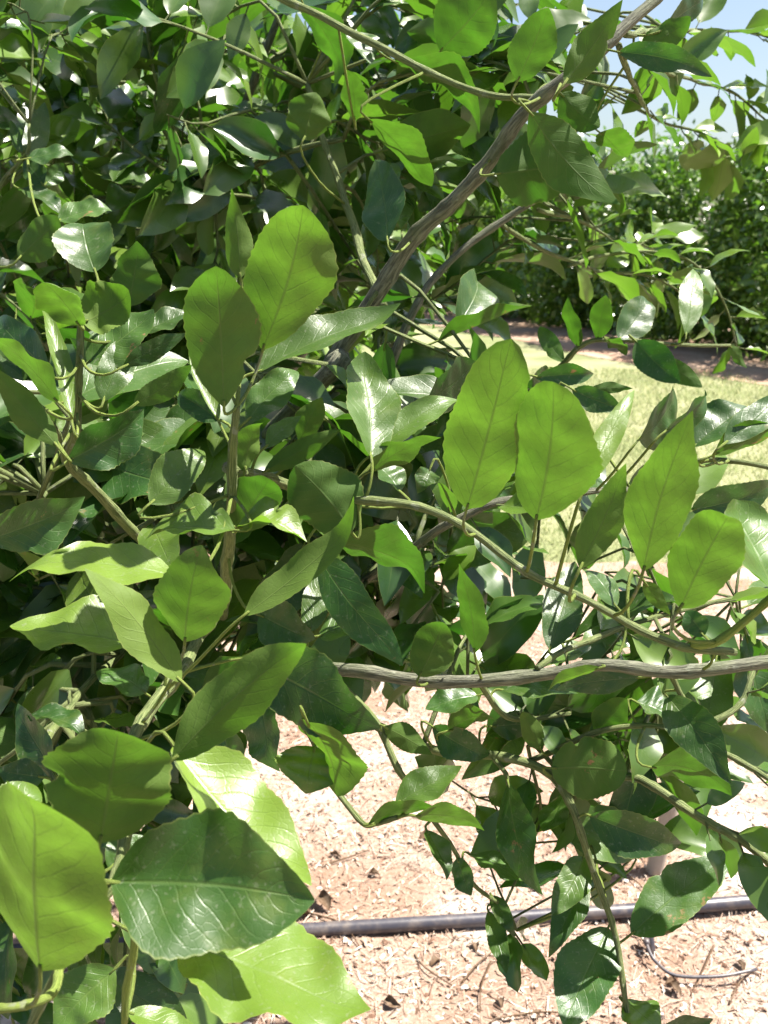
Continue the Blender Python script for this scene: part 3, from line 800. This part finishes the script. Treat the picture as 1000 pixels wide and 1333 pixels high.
st = [g + Vector((.006, 0, -.03)), g + Vector((.002, 0, .02)), g + Vector((-.004, .02, .07))]
V, F, U = tube([p - dt[2] for p in spline(st, 8)], [.004, .006, .008, .009, .009, .009, .010, .010], 10)
link('stake', mesh_np('stake', V, fix_faces(F), M['poly'], U), root)
V, F, U = tube([dt[0] - dt[2] + Vector((0, -.006, 0)), dt[0] - dt[2] + Vector((.001, -.016, -.004))], [.007, .0055], 12)
link('connector', mesh_np('connector', V, fix_faces(F), M['poly'], U), root)
pb = onground(851, 1138, .01)
post = bpy.data.objects.new('post', None); COL.objects.link(post); post.location = pb
tag(post, 'short pale weathered post standing in mulch behind the drooping leaves', 'post')
pv = Vector((.055, .01, .36))
V, F, U = tube([pv * s for s in (-.12, 0, .25, .5, .75, .97)], [.019, .019, .0188, .0188, .0188, .0186], 20)
link('shaft', mesh_np('shaft', V, fix_faces(F), M['pvc'], U), post)
V, F, U = tube([pv * .93, pv * .97, pv * 1.03, pv * 1.04], [.0215, .022, .0215, .016], 20)
link('cap', mesh_np('cap', V, fix_faces(F), M['pvc'], U), post)
# dry leaves and sticks on the mulch
def groundz(x, y): return .022 + .016 * mnoise.noise(Vector((x * 2.3, y * 2.3, 0))) + .008 * mnoise.noise(Vector((x * 9, y * 9, 3)))
r = random.Random(77)
spots = [(428, 1186, .06), (408, 1190, .05), (868, 1280, .035), (885, 1276, .03), (617, 1225, .03), (700, 1332, .03), (345, 1062, .045), (330, 1085, .05), (545, 1090, .04), (500, 1300, .035),
         (740, 1265, .035), (960, 1245, .03), (690, 1155, .035), (430, 1105, .03), (560, 1255, .03), (480, 1130, .03), (650, 1300, .028)]
for i, (x, y, L) in enumerate(spots):
    p = onground(x, y, .03); p.z = groundz(p.x, p.y) + .006
    V, F, uv = leaf_arrays(L, L * .5, 500 + i, 10, 3, .1, .5, .15, .3, r.uniform(-1.2, 1.2), .3, 'm')
    a = r.uniform(0, 6.28); A = frame(Vector((math.cos(a), math.sin(a), r.uniform(-.05, .25))), Vector((r.gauss(0, .4), r.gauss(0, .4), 1)))
    V = V @ A; V[:, 2] -= V[:, 2].min() + .004
    tag(link('dry_leaf', mesh_np('dry_leaf', V, F, M['dry'], uv), None, p), 'small curled brown dead leaf fallen on the mulch', 'leaf', 'dead leaves on the mulch')
for i, (x0, y0, x1, y1) in enumerate(((395, 1185, 470, 1235), (640, 1330, 760, 1322), (540, 1240, 600, 1290), (700, 1140, 790, 1150), (930, 1225, 900, 1290), (600, 1280, 640, 1240), (790, 1120, 850, 1165),
                                      (950, 1300, 990, 1250), (420, 1120, 480, 1100), (640, 1250, 625, 1320))):
    a, b = onground(x0, y0, .03), onground(x1, y1, .03)
    a.z = groundz(a.x, a.y) + .004; b.z = groundz(b.x, b.y) + .005
    m = a.lerp(b, .5) + Vector((r.gauss(0, .01), r.gauss(0, .01), .006))
    V, F, U = tube([p - a for p in spline([a, m, b], 9)], [.0022 - .00014 * k for k in range(9)], 6, .2)
    tag(link('fallen_stick', mesh_np('fallen_stick', V, fix_faces(F), M['dry'], U), None, a), 'thin brown stick lying on the pale mulch', 'stick', 'sticks on the mulch')

# ------------------------------------------------------------------ orchard trees along the lane
def crown_mesh(seed, rx, ry, h, z0, n, L, age):
    r = np.random.default_rng(seed)
    # clumps on the hull of a rounded hedge-like crown, leaves round each clump
    m = n // 45
    u = r.normal(size=(m, 3)); u /= np.linalg.norm(u, axis=1)[:, None]
    rad = r.uniform(.62, 1.0, m) ** .5
    sq = np.abs(u) ** .75 * np.sign(u)
    C = np.stack([sq[:, 0] * rx * rad, sq[:, 1] * ry * rad, z0 + h * .5 + sq[:, 2] * h * .5 * rad], 1)
    C += r.normal(0, .06, C.shape); C[:, 2] += r.random(m) ** 4 * .28 * (sq[:, 2] > .2)
    k = r.integers(0, m, n)
    P = C[k] + r.normal(0, .13, (n, 3)) * np.array([1, 1, 1.15]); P[:, 2] = np.maximum(P[:, 2], .12)
    out = P - np.array([0, 0, z0 + h * .4]); out /= np.linalg.norm(out, axis=1)[:, None] + 1e-6
    ax = out * .5 + r.normal(0, .6, (n, 3)) + np.array([0, 0, -.1]); ax /= np.linalg.norm(ax, axis=1)[:, None]
    nr = out * .5 + np.array([0, 0, .7]) + r.normal(0, .5, (n, 3)); nr -= ax * (nr * ax).sum(1)[:, None]; nr /= np.linalg.norm(nr, axis=1)[:, None]
    x = np.cross(ax, nr); ln = L * r.uniform(.6, 1.2, n)[:, None]; w = ln * .27
    V = np.stack([P, P + ax * ln * .45 - x * w + nr * w * .3, P + ax * ln * .45, P + ax * ln * .45 + x * w + nr * w * .3, P + ax * ln - nr * ln * .1], 1)
    I = np.arange(n)[:, None] * 5
    F = np.concatenate([I + np.array([0, 2, 1]), I + np.array([0, 3, 2]), I + np.array([1, 2, 4]), I + np.array([2, 3, 4])])
    uv = np.tile(np.array([[.5, 0], [0, .45], [.5, .45], [1, .45], [.5, 1]]), (n, 1))
    ag = np.repeat(np.clip(age + r.normal(0, .18, n), 0, 1), 5); lr = np.repeat(r.random(n) * .75, 5)
    return mesh_np('crown', V.reshape(-1, 3), F, M['far_leaf'], uv, {'age': ag, 'lr': lr})
crowns = [crown_mesh(s, 1.42, 1.42, 2.15, .12, 21000, .115, a) for s, a in ((1, .7), (2, .62), (3, .8))]
def orchard_tree(x, y, mesh, rot, sc, label, group=None):
    o = bpy.data.objects.new('orchard_tree', None); COL.objects.link(o); o.location = (x, y, 0)
    tag(o, label, 'tree', group)
    c = link('crown', mesh, o); c.rotation_euler = (0, 0, rot); c.scale = (sc, sc, sc)
    c['kind'] = 'stuff'
    pts = [Vector((0, 0, -.03)), Vector((.03, .02, .4 * sc)), Vector((.02, -.03, .9 * sc)), Vector((.05, .0, 1.5 * sc))]
    V, F, U = tube(spline(pts, 12), [.085 - .005 * i for i in range(12)], 10, .1)
    link('trunk', mesh_np('trunk', V, fix_faces(F), M['bark'], U), o)
    for q in range(4):
        a = q * 1.57 + rot; e = Vector((math.cos(a) * .9, math.sin(a) * .9, 1.45)) * sc
        V, F, U = tube(spline([pts[1], pts[1].lerp(e, .5) + Vector((0, 0, -.06)), e], 8), [.04 - .004 * i for i in range(8)], 7, .1)
        link('limb', mesh_np('limb', V, fix_faces(F), M['bark'], U), o)
G = 'trees of the row across the lane'
DARK = 'dark dense citrus tree in the hedge-like row across the grass lane'
for d, mi, rot, sc, lab in ((5.0, 1, 2.0, 1.05, DARK), (2.4, 0, .4, 1.03, DARK), (0, 1, 1.3, 1.0, DARK), (-2.5, 0, 3.3, 1.0, DARK), (-5.0, 2, 2.2, 1.0, 'paler olive citrus tree at the end of the dark row across the lane'),
                            (-7.6, 2, 4.4, 1.05, None), (-10.2, 0, 5.1, 1.0, None)):
    p = RP + RD * d
    orchard_tree(p.x, p.y, crowns[mi], rot, sc, lab or 'citrus tree at the far end of the lane, seen between leaves', G)
orchard_tree(-1.9, 5.6, crowns[2], 1.0, 1.12, 'bright leafy citrus tree standing right behind the close tree', None)
orchard_tree(-4.2, 10.5, crowns[0], 2.0, 1.12, 'dark citrus tree standing further back behind the close tree', None)
